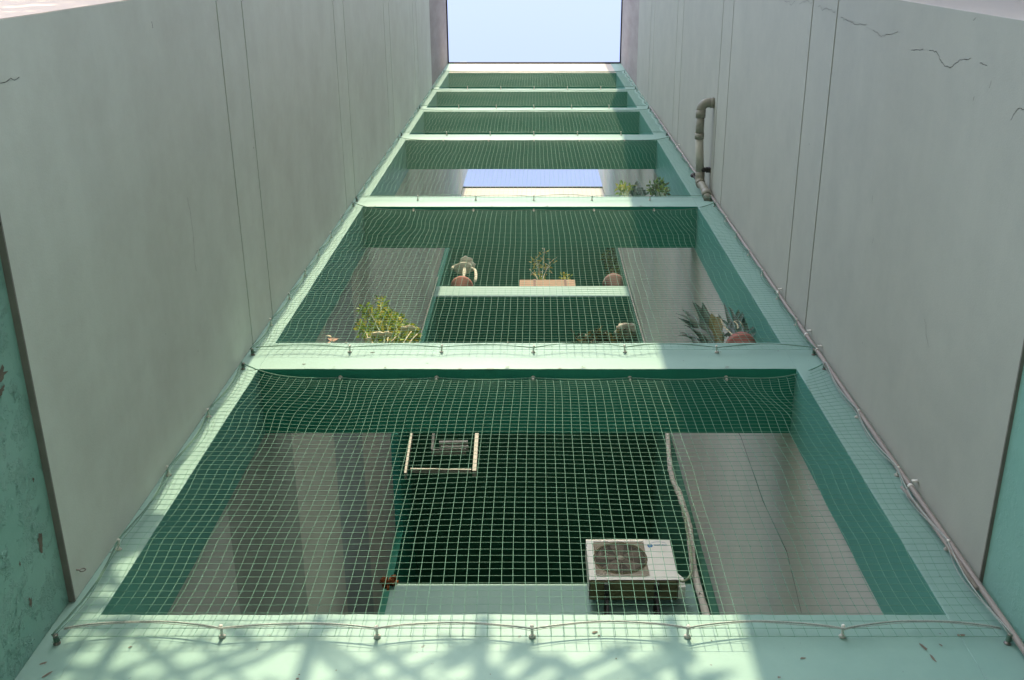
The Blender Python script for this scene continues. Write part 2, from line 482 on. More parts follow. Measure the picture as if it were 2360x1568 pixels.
# lower parts of the side walls: teal paint coming away
for sx, x, zt, lab in ((-1, -.754, 1.39, 'teal lower wall at the left edge with blistered paint and brown bare patches'), (1, .7450, 1.44, 'teal lower wall at the right edge with smoother paint')):
    mb = MB()
    lo, hi = sorted((x, x + sx * .069))
    mb.box(lo, hi, .117, 1.0 - .001, ZG, zt - .0035, 0)
    if sx < 0:
        rnd = random.Random(9)
        for px, py, a, b in ((0, 865, .012, .02), (93, 1252, .017, .009), (70, 1390, .009, .006), (2, 900, .006, .012), (45, 1300, .004, .003), (76, 1105, .004, .003)):
            k = (px - CX) / F; v = (py - CY) / F; t = math.tan(EL - math.atan(v))
            Y = (x / k) / (math.cos(EL) + t * math.sin(EL))
            n = 14; vs = [(x + .0006, Y, Y * t)]
            for j in range(n):
                an = 2 * math.pi * j / n; q = .45 + .8 * rnd.random()
                vs.append((x + .0006, Y + math.cos(an) * a * q, Y * t + math.sin(an) * b * q))
            mb.add(vs, [(0, 1 + j, 1 + (j + 1) % n) for j in range(n)] , 1)
    if sx < 0:      # lifted flakes of paint
        n_ = 0
        while n_ < 420:
            Y, Z = rnd.uniform(.38, .99), rnd.uniform(.85, 1.37)
            if mnoise.noise(Vector((Y * 7, Z * 7, 3))) + .6 * mnoise.noise(Vector((Y * 22, Z * 22, 8))) < .22: continue
            n_ += 1
            sz = rnd.uniform(.0012, .0048); a0 = rnd.uniform(0, 6.3); nn = rnd.randrange(4, 7)
            lift = [x + .0003 + .0022 * rnd.random() ** 2 for _ in range(nn)]
            vs = [(lift[j], Y + math.cos(a0 + 6.283 * j / nn) * sz * rnd.uniform(.6, 1.3), Z + math.sin(a0 + 6.283 * j / nn) * sz * rnd.uniform(.6, 1.3)) for j in range(nn)]
            mb.add(vs + [(x + .0012, Y, Z)], [(j, (j + 1) % nn, nn) for j in range(nn)], 0)
    tag(mb.build('plinth_wall', [PEEL if sx < 0 else PEELR, CHIP], base=(x, .5, ZG)), lab, 'wall')

# outer faces of the building on both sides of the recess
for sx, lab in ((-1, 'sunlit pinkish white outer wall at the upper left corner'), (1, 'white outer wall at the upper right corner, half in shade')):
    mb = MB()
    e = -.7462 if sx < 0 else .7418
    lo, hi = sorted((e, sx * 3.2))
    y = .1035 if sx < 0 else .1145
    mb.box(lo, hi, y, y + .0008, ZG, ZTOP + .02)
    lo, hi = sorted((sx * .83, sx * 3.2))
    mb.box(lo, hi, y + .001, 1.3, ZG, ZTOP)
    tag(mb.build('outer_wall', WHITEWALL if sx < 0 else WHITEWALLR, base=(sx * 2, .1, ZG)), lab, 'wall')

# ------------------------------------------------------------------ inner light shaft and rear building
for sx, x, lab in ((-1, -.700, 'grey inner shaft wall on the left, seen through the nets'), (1, .664, 'grey inner shaft wall on the right with a thin vertical crack, seen through the nets')):
    mb = MB()
    lo, hi = sorted((x, x + sx * .07))
    zz = [ZG, 2.03, 2.64, 3.20, 3.72, 4.12, 10.9] if sx < 0 else [ZG, 10.9]  # left wall split by height for its painted light and shade bands
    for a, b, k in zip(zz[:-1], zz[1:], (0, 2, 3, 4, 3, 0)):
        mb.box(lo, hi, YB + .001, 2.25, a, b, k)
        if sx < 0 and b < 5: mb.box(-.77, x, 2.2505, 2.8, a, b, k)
    if sx > 0:
        crk = [(1.56, 2.12), (1.50, 2.3), (1.52, 2.6), (1.49, 2.95), (1.51, 3.1)]
        for (ya, za), (yb_, zb_) in zip(crk[:-1], crk[1:]):
            f = (0, 1, 2, 3)
            mb.add([(x - .0004, ya - .002, za), (x - .0004, ya + .002, za), (x - .0004, yb_ + .002, zb_), (x - .0004, yb_ - .002, zb_)], [f, f[::-1]], 1)
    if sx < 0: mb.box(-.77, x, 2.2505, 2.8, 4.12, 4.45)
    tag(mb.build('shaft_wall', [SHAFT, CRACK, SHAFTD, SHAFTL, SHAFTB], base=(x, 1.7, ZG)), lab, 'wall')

rear = thing('rear_building', (0, 3.0, ZG), 'dark green rear building across the shaft, with pots on its ledges', 'building')
RY = 2.26
RL, RR = -.668, .640
for z0, z1, nm in ((4.9, 5.1, 'floor_slab'), (6.58, 6.80, 'floor_slab'), (8.0, 8.2, 'floor_slab'), (9.42, 9.83, 'roof_parapet')):
    mb = MB()
    mb.box(-.70, .664, RY, 4.2 if nm == 'floor_slab' else RY + .1, z0, z1, 0)
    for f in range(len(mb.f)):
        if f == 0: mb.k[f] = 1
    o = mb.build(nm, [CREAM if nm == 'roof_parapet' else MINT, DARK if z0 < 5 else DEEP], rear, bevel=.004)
    if nm == 'roof_parapet':
        c = MB(); c.box(-.72, .684, RY - .012, RY + .11, z1, z1 + .02); c.build('coping', COPING, o)
mb = MB(); mb.box(-.545, .60, RY + .02, RY + .09, 2.4, 3.28, 0); mb.build('parapet', MINT, rear, bevel=.01)
mb = MB(); mb.box(RL, RR, RY + .03, RY + .09, 5.1, 5.69, 0); mb.build('parapet', MINT, rear, bevel=.01)
for x0, x1 in ((-.77, RL), (RR, .734)):
    mb = MB(); mb.box(x0, x1, RY + .001, 4.2, 4.5 if x0 < 0 else ZG, 9.42)
    if x0 < 0: mb.box(x0, x1, 2.801, 4.2, ZG, 4.4995)
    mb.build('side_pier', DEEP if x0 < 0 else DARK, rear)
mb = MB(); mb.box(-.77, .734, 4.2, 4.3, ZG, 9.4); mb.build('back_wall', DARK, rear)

# ------------------------------------------------------------------ nets
OPEN = [(1.356, 2.356), (2.533, 4.024), (4.197, 5.486), (5.656, 6.46), (6.62, 7.36), (7.51, 8.44)]
ORD = ['lowest', 'second', 'third', 'fourth', 'fifth', 'topmost']
NX0, NX1 = -.731, .724
NYF = .984
CELL = m(.0465)
hooks = []          # (position, direction, label, group)

def net(i):
    zb, zt = OPEN[i]
    z0 = zb - (.077 if i == 0 else .09 if i < 3 else .05)
    z1 = zt - .008
    lean = (.040, .030, .018, .008, .006, .006)[i]
    nx = round((NX1 - NX0) / CELL); nz = max(6, round((z1 - z0) / CELL))
    nb = 6
    ns = max(2, round((z1 - z0) / .24))
    amp = 1.0 if i < 2 else .7
    def edge_in(v):
        return .012 * abs(math.sin(math.pi * ns * v)) ** 1.2
    def P(u, v):
        x = NX0 + (NX1 - NX0) * u
        z = z0 + (z1 - z0) * v
        x += edge_in(v) * ((1 - u) ** 6 - u ** 6)
        z += v ** 7 * (.006 * (2 * abs(u - .5)) ** 6 - .012 * abs(math.sin(math.pi * nb * u)))
        q = Vector((u * 3 + i * 7.3, v * 2.2, i * 1.9))
        tap = math.sin(math.pi * min(1, max(0, u))) ** .5 * math.sin(math.pi * min(1, max(0, v))) ** .7
        x += .010 * amp * mnoise.noise(q) * tap
        z += .012 * amp * mnoise.noise(q + Vector((5, 9, 2))) * tap
        # slack folds near the upper corners
        for cu, cv, ax, az in ((.16, .80, .030, -.035), (.90, .84, -.030, -.030)):
            g_ = math.exp(-((u - cu) / .09) ** 2 - ((v - cv) / .15) ** 2)
            x += ax * g_ * amp * (.55 if i in (0, 1) else .35) * math.sin((u - cu) * 26 + (v - cv) * 8 + .8)
            z += az * g_ * amp * (.45 if i in (0, 1) else .3) * math.sin((u - cu) * 18 + .6)
        y = NYF + lean * v ** 6 * (1 - (2 * abs(u - .5)) ** 10) + .012 * mnoise.noise(q * .8 + Vector((1, 4, 8))) * tap
        return Vector((x, y, z))
    mb = MB()
    r = m(.0011)
    rnd = random.Random(i)
    jit = lambda: rnd.uniform(-1, 1) * .0012
    fine = 1 if i < 3 else 2
    for a in range(nx + 1):
        j = jit() if 0 < a < nx else 0
        pts = [P(a / nx, b / nz) + Vector((j + jit() * .06, 0, 0)) for b in range(0, nz + 1)]
        mb.tube(pts, r, 4, 0, False)
    for b in range(nz + 1):
        j = jit() if 0 < b < nz else 0
        pts = [P(a / nx, b / nz) + Vector((0, -.0004, j + jit() * .06)) for a in range(0, nx + 1, fine)]
        mb.tube(pts, r, 4, 0, False)
    if i < 2:       # knots where the twines cross
        kr = r * 1.9
        for a in range(nx + 1):
            for b in range(nz + 1):
                c = P(a / nx, b / nz)
                mb.add([c + Vector((kr, 0, 0)), c + Vector((-kr, 0, 0)), c + Vector((0, 0, kr)), c + Vector((0, 0, -kr)), c + Vector((0, -kr, 0))],
                       [(0, 2, 4), (2, 1, 4), (1, 3, 4), (3, 0, 4)], 0)
    root = thing('bird_net', (0, NYF, z0), '%s green bird net, over the %s opening from the ground' % ('fine' if i else 'large slack', ORD[i] if i else 'lowest'), 'net', 'bird nets over the openings')
    mb.build('mesh', NET, root)
    # border cords
    rb = .026 if i == 0 else .018
    bot = []
    n = 120
    lifts = [rnd.uniform(.55, 1.15) for _ in range(nb + 1)]
    for k in range(n + 1):
        u = k / n
        s = u * nb
        arc = abs(math.sin(math.pi * s)) ** .8
        lift = .018 if i == 0 else .028 if i < 3 else .008
        x = NX0 + .012 + (NX1 - NX0 - .024) * u
        bot.append((x, NYF - .003 + .001 * math.sin(17 * u), z0 + rb - .010 + lift * lifts[int(s)] * arc + .0015 * mnoise.noise(Vector((u * 20, i, 0)))))
    c = MB(); c.tube(bot, m(.0036 if i == 0 else .0022), 7, 0)
    c2 = [(p[0], p[1] - .001, p[2] - .005 - .0012 * math.sin(u_ * .55)) for u_, p in enumerate(bot)]
    c.tube(c2, m(.0014), 5, 0)
    c.build('bottom_rope', ROPE if i == 0 else CORD, root)
    c = MB()
    c.tube([P(k / 80, 1) + Vector((0, -.002, .001)) for k in range(81)], m(.0028), 6, 0)
    c.build('top_rope', CORD if i else NET, root)
    for u in (0, 1):
        c = MB()
        c.tube([P(u, k / 60) + Vector((0, -.003, 0)) for k in range(61)], m(.0028), 6, 0)
        c.tube([P(u, k / 60) + Vector((.003 * math.sin(k * .5) + (.006 if u == 0 else -.006), -.004, 0)) for k in range(61)], m(.0016), 5, 0)
        c.build('side_cord', ROPE if i == 0 and u == 1 else CORD, root)
    nth = ['first', 'second', 'third', 'fourth', 'fifth', 'sixth', 'seventh', 'eighth']
    where = '%s net' % ORD[i]
    for k in range(1, nb):
        x = NX0 + .012 + (NX1 - NX0 - .024) * k / nb
        hooks.append(('pin', Vector((x, YF, z0 + .020)), 'white plastic net hook on the bottom edge of the %s, %s from the left' % (where, nth[k - 1]), 'net hooks on bottom edges', i))
    if i < 3:
        for k in range(1, nb):
            p = P(k / nb, 1)
            hooks.append(('knob', Vector((p.x, p.y + .001, zt + .0005)), 'white plastic knob on the top edge of the %s, %s from the left' % (where, nth[k - 1]), 'net hooks on top edges', i))
    for u, side in ((0, 'left'), (1, 'right')):
        for k in range(1, ns):
            p = P(u, k / ns)
            hooks.append(('pin', Vector((p.x + (-.001 if u == 0 else .001), YF, p.z - .006)), 'white plastic net hook on the %s edge of the %s, %s from below' % (side, where, nth[k - 1]), 'net hooks on side edges', i))
        for v, end in ((0, 'bottom'), (1, 'top')):
            p = P(u, v)
            hooks.append(('bolt', Vector((p.x + (.003 if u == 0 else -.003), YF, p.z + (.004 if v == 0 else -.002))), 'steel anchor bolt wound with cord at the %s %s corner of the %s' % (end, side, where), 'steel corner anchors', i))

for i in range(6): net(i)

# hooks: one of each kind, then copies
def hook_proto(kind):
    mb = MB()
    ax = (0, -1, 0)
    if kind == 'bolt':
        mb.lathe((0, 0, 0), [(0, 0), (m(.016), 0), (m(.016), m(.004)), (m(.009), m(.006)), (m(.009), m(.04)), (m(.0115), m(.041)), (m(.0115), m(.048)), (0, m(.048))], 12, 0, ax)
        for t in range(4):
            mb.lathe((0, -m(.012 + .006 * t), 0), [(m(.009), 0), (m(.0125), m(.0025)), (m(.009), m(.005))], 12, 1, ax)
        rnd = random.Random(2)
        for t in range(7):
            a = rnd.uniform(0, 6.28)
            p = Vector((math.cos(a) * m(.011), -m(.014), math.sin(a) * m(.011)))
            mb.tube([p, p * 1.5 + Vector((0, -m(.004), 0)), p * 1.9 + Vector((0, m(.006), 0))], m(.001), 4, 1)
        mats = [STEEL, CORD]
    else:
        L = m(.060) if kind == 'pin' else m(.040)
        ax = (0, -1, 0) if kind == 'pin' else (0, 0, -1)
        mb.lathe((0, 0, 0), [(0, 0), (m(.015), 0), (m(.016), m(.005)), (m(.010), m(.011)), (m(.0065), m(.013))], 14, 1, ax)
        mb.lathe((0, 0, 0), [(m(.0065), m(.012)), (m(.0065), L * .7), (m(.0085), L * .76), (m(.009), L * .93), (m(.005), L), (0, L)], 14, 0, ax)
        mats = [PLASTIC, HOOKBASE]
    me_ob = mb.build('net_hook' if kind != 'bolt' else 'anchor_bolt', mats)
    me = me_ob.data
    for v in me.vertices: v.co.z -= H
    return me_ob
protos = {}
for kind, pos, label, grp, i in hooks:
    if kind not in protos:
        ob = hook_proto(kind); protos[kind] = ob
    else:
        ob = protos[kind].copy(); COL.objects.link(ob)
    ob.location = W(pos); ob.scale = (.85, .85, .85)
    h = hash(label) % 100 / 100.0 if False else (len(label) * 37 + int(pos.x * 1000) * 13 + int(pos.z * 1000)) % 100 / 100.0
    ob.rotation_euler = (R(-8 + 14 * h), 0, R(-8 + 16 * ((h * 7) % 1)))
    tag(ob, label, 'anchor' if kind == 'bolt' else 'hook', grp)

# ------------------------------------------------------------------ conduit in the right corner
cd = thing('conduit_pipe', (.728, .988, ZG), 'thin beige conduit running up the corner of the right wall', 'pipe')
pts = [(.7285 + .0012 * math.sin(z * 2.3), .9862 - .001 * math.sin(z * 1.7), z) for z in [ZG + (6.55 - ZG) * k / 60 for k in range(61)]]
mb = MB(); mb.tube(pts, m(.0125), 12, 0); mb.build('pipe', CONDUIT, cd)
for z in (1.735, 2.55, 2.44, 2.90, 4.4, 5.2):
    mb = MB()
    mb.lathe((.7285 + .0012 * math.sin(z * 2.3), .9862, z), [(m(.0128), 0), (m(.0148), m(.001)), (m(.0148), m(.016)), (m(.0128), m(.017))], 14, 0)
    mb.box(.728, .7392, .972, .9745, z, z + m(.016), 0)
    mb.build('clip', PLASTIC, cd)
# second short pipe overlapping it low down
mb = MB(); mb.tube([(.709, .985, 1.735), (.714, .985, 1.68), (.7185, .984, 1.58), (.719, .983, 1.40)], m(.008), 10, 0)
mb.build('spare_pipe_end', CONDUIT, cd)

mb = MB()
ey = Vector((-.745, .955, 1.412))
mb.tube([ey, ey + Vector((.006, 0, 0))], m(.003), 6, 0)
mb.tube([ey + Vector((.010 + .0045 * math.cos(a), 0, .0045 * math.sin(a))) for a in [R(30 * k) for k in range(13)]], m(.0025), 6, 0)
tag(mb.build('screw_eye', STEEL, base=ey), 'small steel screw eye at the bottom edge of the left grey wall', 'screw')
# ------------------------------------------------------------------ drain pipe on the right wall
dp = thing('drain_pipe', (.735, .62, 4.28), 'grey plastic drain pipe with elbows sticking out of the right wall', 'pipe')
def arc(c, a, b, r, n=8):       # quarter bend at c from direction a to direction b
    c, a, b = Vector(c), Vector(a), Vector(b)
    o = c - a * r + b * r
    return [o + (-b * math.cos(t) + a * math.sin(t)) * r for t in [math.pi / 2 * k / n for k in range(n + 1)]]
RP = m(.041)
ZP = 4.285
XP = .688
e1 = arc((XP, .628, ZP), (-1, 0, 0), (0, 1, 0), .03)
mb = MB(); mb.tube([(.7405, .628, ZP)] + e1, RP * 1.12, 18, 0); mb.tube([(.7405, .628, ZP), (.725, .628, ZP)], RP * 1.25, 18, 0)
mb.tube([e1[-1] - Vector((0, .002, 0)), e1[-1] + Vector((0, .03, 0))], RP * 1.2, 18, 0); mb.build('elbow', PVC, dp)
mb = MB(); mb.tube([(XP, .68, ZP), (XP, .76, ZP)], RP, 18, 0); mb.tube([(XP, .752, ZP), (XP, .776, ZP)], RP * 1.15, 18, 0); mb.build('upper_sleeve', PVC, dp)
mb = MB(); mb.tube([(XP, .776, ZP), (XP + .012, .925, ZP)], RP, 18, 0); mb.build('pipe', PVCL, dp)
X2 = XP + .012
e2 = arc((X2, .962, ZP), (0, 1, 0), (0, 0, -1), .03)
mb = MB(); mb.tube([(X2, .915, ZP)] + e2, RP * 1.15, 18, 0); mb.build('elbow', PVC, dp)
mb = MB(); mb.tube([e2[-1], (X2 + .004, .962, 4.225), (X2 + .010, .975, 4.19), (X2 + .012, .985, 4.16), (X2 + .012, 1.0, 4.12)], RP * .95, 16, 0)
mb.tube([(X2 + .011, .977, 4.18), (X2 + .012, .987, 4.15)], RP * 1.12, 16, 0); mb.build('tail_pipe', PVC, dp)
mb = MB(); mb.tube([(X2 + .01, .905, ZP), (.7405, .905, ZP - .006)], m(.009), 8, 0)
mb.box(.722, .7405, .895, .915, ZP - .02, ZP + .004, 0); mb.lathe((X2 + .012, .900, ZP), [(RP * 1.02, 0), (RP * 1.12, .002), (RP * 1.12, .01), (RP * 1.02, .012)], 18, 0, (0, 1, 0)); mb.build('clamp', BLACK, dp)
q = at(1598, 405, .945)
mb = MB(); mb.lathe(q, [(0, 0), (m(.03), 0), (m(.032), m(.006)), (m(.026), m(.016)), (0, m(.02))], 16, 0, (-.3, -.8, -.5)); mb.tube([q, (X2 - .01, .955, ZP - .01)], m(.012), 8, 0); mb.build('end_cap', BLACK, dp)

# ------------------------------------------------------------------ air conditioner
A0, A1, AY0, AY1, AZ0, AZ1 = .197, .520, 2.15, 2.235, 3.117, 3.384
ac = thing('air_conditioner', ((A0 + A1) / 2, 2.1, AZ0), 'white outdoor air conditioner unit with a round fan grille, fixed below the rear opening', 'air conditioner')
mb = MB(); mb.box(A0, A1, AY0, AY1, AZ0, AZ1, 0, skip='b'); mb.build('casing', ACW, ac, bevel=m(.018))
mb = MB(); mb.box(A0 + .004, A1 - .004, AY0 + .004, AY1 - .003, AZ0 - .004, AZ0 + .004); mb.build('base_tray', TRAY, ac)
gx0, gx1, gz0, gz1 = A0 + .025, A0 + .220, AZ0 + .022, AZ1 - .02
mb = MB()
def rrect(x0, x1, z0, z1, r, y, n=5):
    out = []
    for cx, cz, a0 in ((x1 - r, z1 - r, 0), (x0 + r, z1 - r, 90), (x0 + r, z0 + r, 180), (x1 - r, z0 + r, 270)):
        for k in range(n + 1):
            a = R(a0 + 90 * k / n); out.append((cx + r * math.cos(a), y, cz + r * math.sin(a)))
    return out
rr = rrect(gx0, gx1, gz0, gz1, .016, AY0 - .0015)
mb.add(rr, [list(range(len(rr)))[::-1]], 0); mb.build('fan_opening', PALEFIN, ac)
mb = MB()
cx, cz, rad = (gx0 + gx1) / 2, (gz0 + gz1) / 2, .096
mb.lathe((cx, AY0 - .0012, cz), [(rad * 1.06, 0), (rad * 1.04, -.006), (rad, -.004), (rad * .99, -.001)], 40, 1, (0, 1, 0))
mb.lathe((cx, AY0 - .0025, cz), [(0, 0), (rad * .98, 0)], 40, 0, (0, 1, 0))
for k in range(5):
    a = k * 2 * math.pi / 5 + .4
    d = Vector((math.cos(a), 0, math.sin(a))); s = Vector((-math.sin(a), 0, math.cos(a)))
    c0 = Vector((cx, AY0 - .003, cz))
    mb.add([c0 + d * rad * .2 - s * .012, c0 + d * rad * .9 - s * .03, c0 + d * rad * .92 + s * .028 + Vector((0, -.002, 0)), c0 + d * rad * .2 + s * .014], [(0, 1, 2, 3)], 2)
mb.lathe((cx, AY0 - .003, cz), [(0, -.003), (rad * .14, -.003), (rad * .16, 0)], 18, 3, (0, 1, 0))
mb.build('fan', [ACIN, TRAY, CHIP, GRILL], ac)
mb = MB()
nl = 34
for k in range(nl + 1):
    z = gz0 + .002 + (gz1 - gz0 - .004) * k / nl
    mb.tube([(gx0 + .002, AY0 - .006, z), (gx1 - .002, AY0 - .006, z)], m(.0012), 4, 0, False)
for k in range(5):
    x = gx0 + .003 + (gx1 - gx0 - .006) * k / 4
    mb.tube([(x, AY0 - .0065, gz0), (x, AY0 - .0065, gz1)], m(.0014), 4, 0, False)
mb.tube(rrect(gx0, gx1, gz0, gz1, .016, AY0 - .005) + [rrect(gx0, gx1, gz0, gz1, .016, AY0 - .005)[0]], m(.0025), 6, 1)
mb.build('grille', [GRILL, ACW], ac)
mb = MB()   # blue emblem: leaf-shaped badge, thin arc and a row of small letter strokes
lx, lz = A0 + .232, AZ1 - .046
y = AY0 - .0012
mb.add([(lx, y, lz + .009), (lx + .018, y, lz + .010), (lx + .021, y, lz), (lx + .017, y, lz - .010), (lx + .006, y, lz - .013), (lx + .001, y, lz - .006)], [(0, 1, 2, 3, 4, 5)[::-1]], 0)
for k in range(8):
    x = lx + .026 + k * .0063
    mb.box(x, x + .0018, y - .0001, y, lz, lz + .0095)
    if k % 3 != 1: mb.box(x + .0018, x + .0048, y - .0001, y, lz + (.0075 if k % 2 else .0005), lz + (.0095 if k % 2 else .0025))
    mb.box(x + .0032, x + .005, y - .0001, y, lz + .001, lz + .0085)
arcp = [(lx + .012 + .062 * t, y, lz + .0165 + .009 * math.sin(math.pi * t)) for t in [k / 12 for k in range(13)]]
for p, q in zip(arcp[:-1], arcp[1:]):
    mb.add([p, q, (q[0], y, q[2] + .0016), (p[0], y, p[2] + .0016)], [(0, 1, 2, 3)], 0)
mb.build('emblem', BLUE, ac)
mb = MB(); mb.box(A1 + .0005, A1 + .026, AY0 + .03, AY1 - .005, AZ0 - .002, AZ0 + .1)
for v in mb.v:
    if v.x > A1 + .01 and v.z > AZ0 + .05: v.z -= .045
mb.build('valve_cover', ACW, ac, bevel=.003)
for x in (A0 + .055, A0 + .235):
    mb = MB()
    mb.box(x, x + .016, AY0 + .006, RY + .018, AZ0 - .022, AZ0 - .0045)
    mb.box(x, x + .016, RY + .004, RY + .018, AZ0 - .27, AZ0 - .0222)
    mb.tube([(x + .008, AY0 + .05, AZ0 - .02), (x + .008, RY + .012, AZ0 - .25)], m(.014), 6, 0)
    mb.build('bracket', BLACK, ac)

PYY = 2.2
lag = [at(px, py, PYY) for px, py in ((1537, 985), (1541, 1040), (1545, 1085), (1551, 1108), (1566, 1140), (1577, 1175), (1588, 1215), (1593, 1260), (1598, 1310), (1608, 1350), (1618, 1385), (1630, 1425), (1650, 1500))]
ip = thing('insulated_pipe', lag[-1], 'grimy cream insulated pipe bending down beside the air conditioner', 'pipe')
fine = []
for a, b in zip(lag[:-1], lag[1:]):
    for k in range(4): fine.append(a.lerp(b, k / 4) + Vector((.0015 * mnoise.noise(a * 30 + Vector((k, 0, 0))), 0, 0)))
fine.append(lag[-1])
mb = MB(); mb.tube(fine, [m(.026) * (1 + .18 * mnoise.noise(p * 14)) * (1.25 if k > 14 else 1) for k, p in enumerate(fine)], 12, 0); mb.build('lagging', LAGGING, ip)
mb = MB(); mb.tube([at(px, py, PYY - .03) for px, py in ((1570, 1165), (1578, 1190), (1582, 1220), (1590, 1255), (1595, 1300), (1594, 1320), (1586, 1334), (1574, 1341), (1562, 1338))], m(.011), 8, 0); mb.build('branch_pipe', PALE, ip)

for x, za, zb_, lab in ((-.690, 4.9, 6.93, 'thin cream pipe in the left rear corner of the shaft'), (.652, 4.9, 7.95, 'thin cream pipe in the right rear corner of the shaft')):
    mb = MB(); mb.tube([(x + .002 * math.sin(k * .7), 2.236, za + (zb_ - za) * k / 12) for k in range(13)], m(.012), 8, 0)
    tag(mb.build('corner_pipe', LAGGING, base=(x, 2.236, za)), lab, 'pipe')

# rusty bracket on the end of the rear parapet
q = at(897, 1345, RY + .01)
mb = MB()
rnd = random.Random(4)
for k in range(9):
    mb.blob(q + Vector((rnd.uniform(-.026, .022), rnd.uniform(-.02, .02), rnd.uniform(-.022, .03))), .013, .013, .014, 0, 6, .8, k)
mb.tube([q + Vector((.0, -.0, -.04)), q + Vector((.0, .0, .0)), q + Vector((.03, .02, .01))], .006, 6, 0)
tag(mb.build('rusty_bracket', RUST, base=q), 'lump of orange rusted iron on the end of the rear parapet', 'bracket')

# opened window frame hanging under the beam
WY = 2.2
wf = thing('awning_window', at(1020, 1085, WY), 'aged white window frame standing open at the rear, with white slats inside', 'window')
def bar(p, q, wd, dep, name, mt, parent):
    p, q = Vector(p), Vector(q)
    t = (q - p).normalized(); s = t.cross(Vector((0, 1, 0))).normalized() * wd / 2; n = Vector((0, dep, 0))
    mb = MB()
    vs = [p - s, p + s, q + s, q - s]
    mb.add(vs + [v + n for v in vs], [(0, 1, 2, 3), (7, 6, 5, 4), (0, 4, 5, 1), (1, 5, 6, 2), (2, 6, 7, 3), (3, 7, 4, 0)], 0)
    return mb.build(name, mt, parent)
bar(at(1100, 985, WY), at(1093, 1085, WY), .017, .03, 'side_rail', ALU, wf)
bar(at(950, 985, WY - .03), at(934, 1090, WY - .03), .010, .03, 'side_rail', ALU, wf)
bar(at(946, 1080, WY), at(1086, 1082, WY), .009, .02, 'bottom_rail', ALU, wf)
bar(at(1012, 1018, WY + .1), at(1078, 1017, WY + .1), .020, .03, 'slat', ALU, wf)
bar(at(1016, 1029, WY + .1), at(1080, 1028, WY + .1), .010, .03, 'slat', ALU, wf)
bar(at(996, 1036, WY + .1), at(1074, 1034, WY + .1), .005, .03, 'slat', ALU, wf)
bar(at(1000, 985, WY + .12), at(996, 1036, WY + .12), .012, .03, 'inner_post', PVC, wf)

# ------------------------------------------------------------------ plants and pots
def pot(root, c, r, h, mt, rim=True):
    mb = MB()
    c = Vector(c)
    mb.lathe(c, [(0, 0), (r * .68, 0), (r * .9, h * .82), (r * .9, h * .83), (r * 1.0, h * .84), (r * 1.0, h), (r * .88, h), (r * .86, h * .9), (0, h * .9)], 28, 0)
    return mb.build('pot', mt, root)

def bushy(mb, stem, tip_r, leaf, k, n, rnd, spread=.02, wd=.5, kk=None):
    for i in range(n):
        u = rnd.random() ** .7
        j = min(int(u * (len(stem) - 1)), len(stem) - 2); f = u * (len(stem) - 1) - j
        p = Vector(stem[j]).lerp(Vector(stem[j + 1]), f)
        d = Vector((rnd.gauss(0, 1), rnd.gauss(0, 1), rnd.gauss(.3, 1))).normalized()
        p = p + d * spread * rnd.random()
        mb.leaf(p, d, Vector((rnd.gauss(0, 1), rnd.gauss(-.5, 1), rnd.gauss(.5, 1))), leaf * rnd.uniform(.6, 1.2), leaf * wd, rnd.choice(kk) if kk else k)

def curve(pts, n=6):
    # Catmull-Rom through pts
    P = [Vector(p) for p in pts]; P = [P[0] * 2 - P[1]] + P + [P[-1] * 2 - P[-2]]
    out = []
    for i in range(1, len(P) - 2):
        for k in range(n):
            t = k / n
            out.append(.5 * ((2 * P[i]) + (P[i + 1] - P[i - 1]) * t + (2 * P[i - 1] - 5 * P[i] + 4 * P[i + 1] - P[i + 2]) * t * t + (3 * P[i] - P[i - 1] - 3 * P[i + 1] + P[i + 2]) * t ** 3))
    out.append(P[-2]); return out

# yellow-green bush on the second beam
Yp = 1.05
zb = 2.533
rt = thing('potted_plant', (at(900, 790, Yp).x, Yp, zb), 'bushy yellow green plant catching the sun on the left of the second beam', 'plant')
pot(rt, (at(900, 790, Yp).x, Yp + .03, zb), m(.11), m(.14), TERRAD)
rnd = random.Random(21)
st, lf = MB(), MB()
base = Vector((at(900, 790, Yp).x, Yp + .015, zb + m(.17)))
shoots = [[(885, 790), (895, 760), (882, 735), (878, 712), (878, 690)], [(890, 790), (870, 755), (858, 730), (848, 718), (838, 715)], [(870, 790), (850, 775), (838, 760), (834, 750)],
          [(900, 790), (900, 760), (890, 730), (885, 712)], [(905, 790), (915, 760), (905, 735), (892, 722)], [(910, 790), (915, 765), (915, 745), (925, 738)], [(930, 795), (940, 775), (952, 765)],
          [(915, 790), (925, 772), (948, 758)], [(880, 790), (880, 770), (866, 748)], [(940, 795), (950, 780), (956, 772)], [(900, 790), (885, 770), (868, 760)], [(925, 795), (928, 785), (940, 780)], [(905, 795), (912, 780), (920, 772)]]
for s in shoots:
    yy = Yp + rnd.uniform(-.025, .05)
    pts = curve([base] + [at(px, py, yy) for px, py in s], 5)
    st.tube(pts, [m(.005) * (1 - .6 * k / len(pts)) for k in range(len(pts))], 5, 0)
    bushy(lf, pts[len(pts) // 4:], 0, m(.036), 0, 170, rnd, .018, .65, (0, 0, 0, 1, 1, 2))
for s in ([(925, 800), (938, 778), (948, 765)], [(900, 790), (918, 772), (930, 770)], [(870, 800), (850, 782), (845, 770)], [(893, 790), (896, 765)], [(940, 800), (948, 785), (962, 770)]):
    pts = curve([at(px, py, Yp - .02) for px, py in s], 5)
    st.tube(pts, m(.004), 5, 1)
for px, py, rx in ((872, 771, .02), (893, 771, .014), (850, 784, .01), (944, 756, .016), (930, 758, .01)):
    st.blob(at(px, py, Yp - .025), rx, .008, .004, 1, 6, .5, px)
st.build('stems', [PALE, STRAW], rt); lf.build('foliage', [LIME, YELLOW, MID], rt)

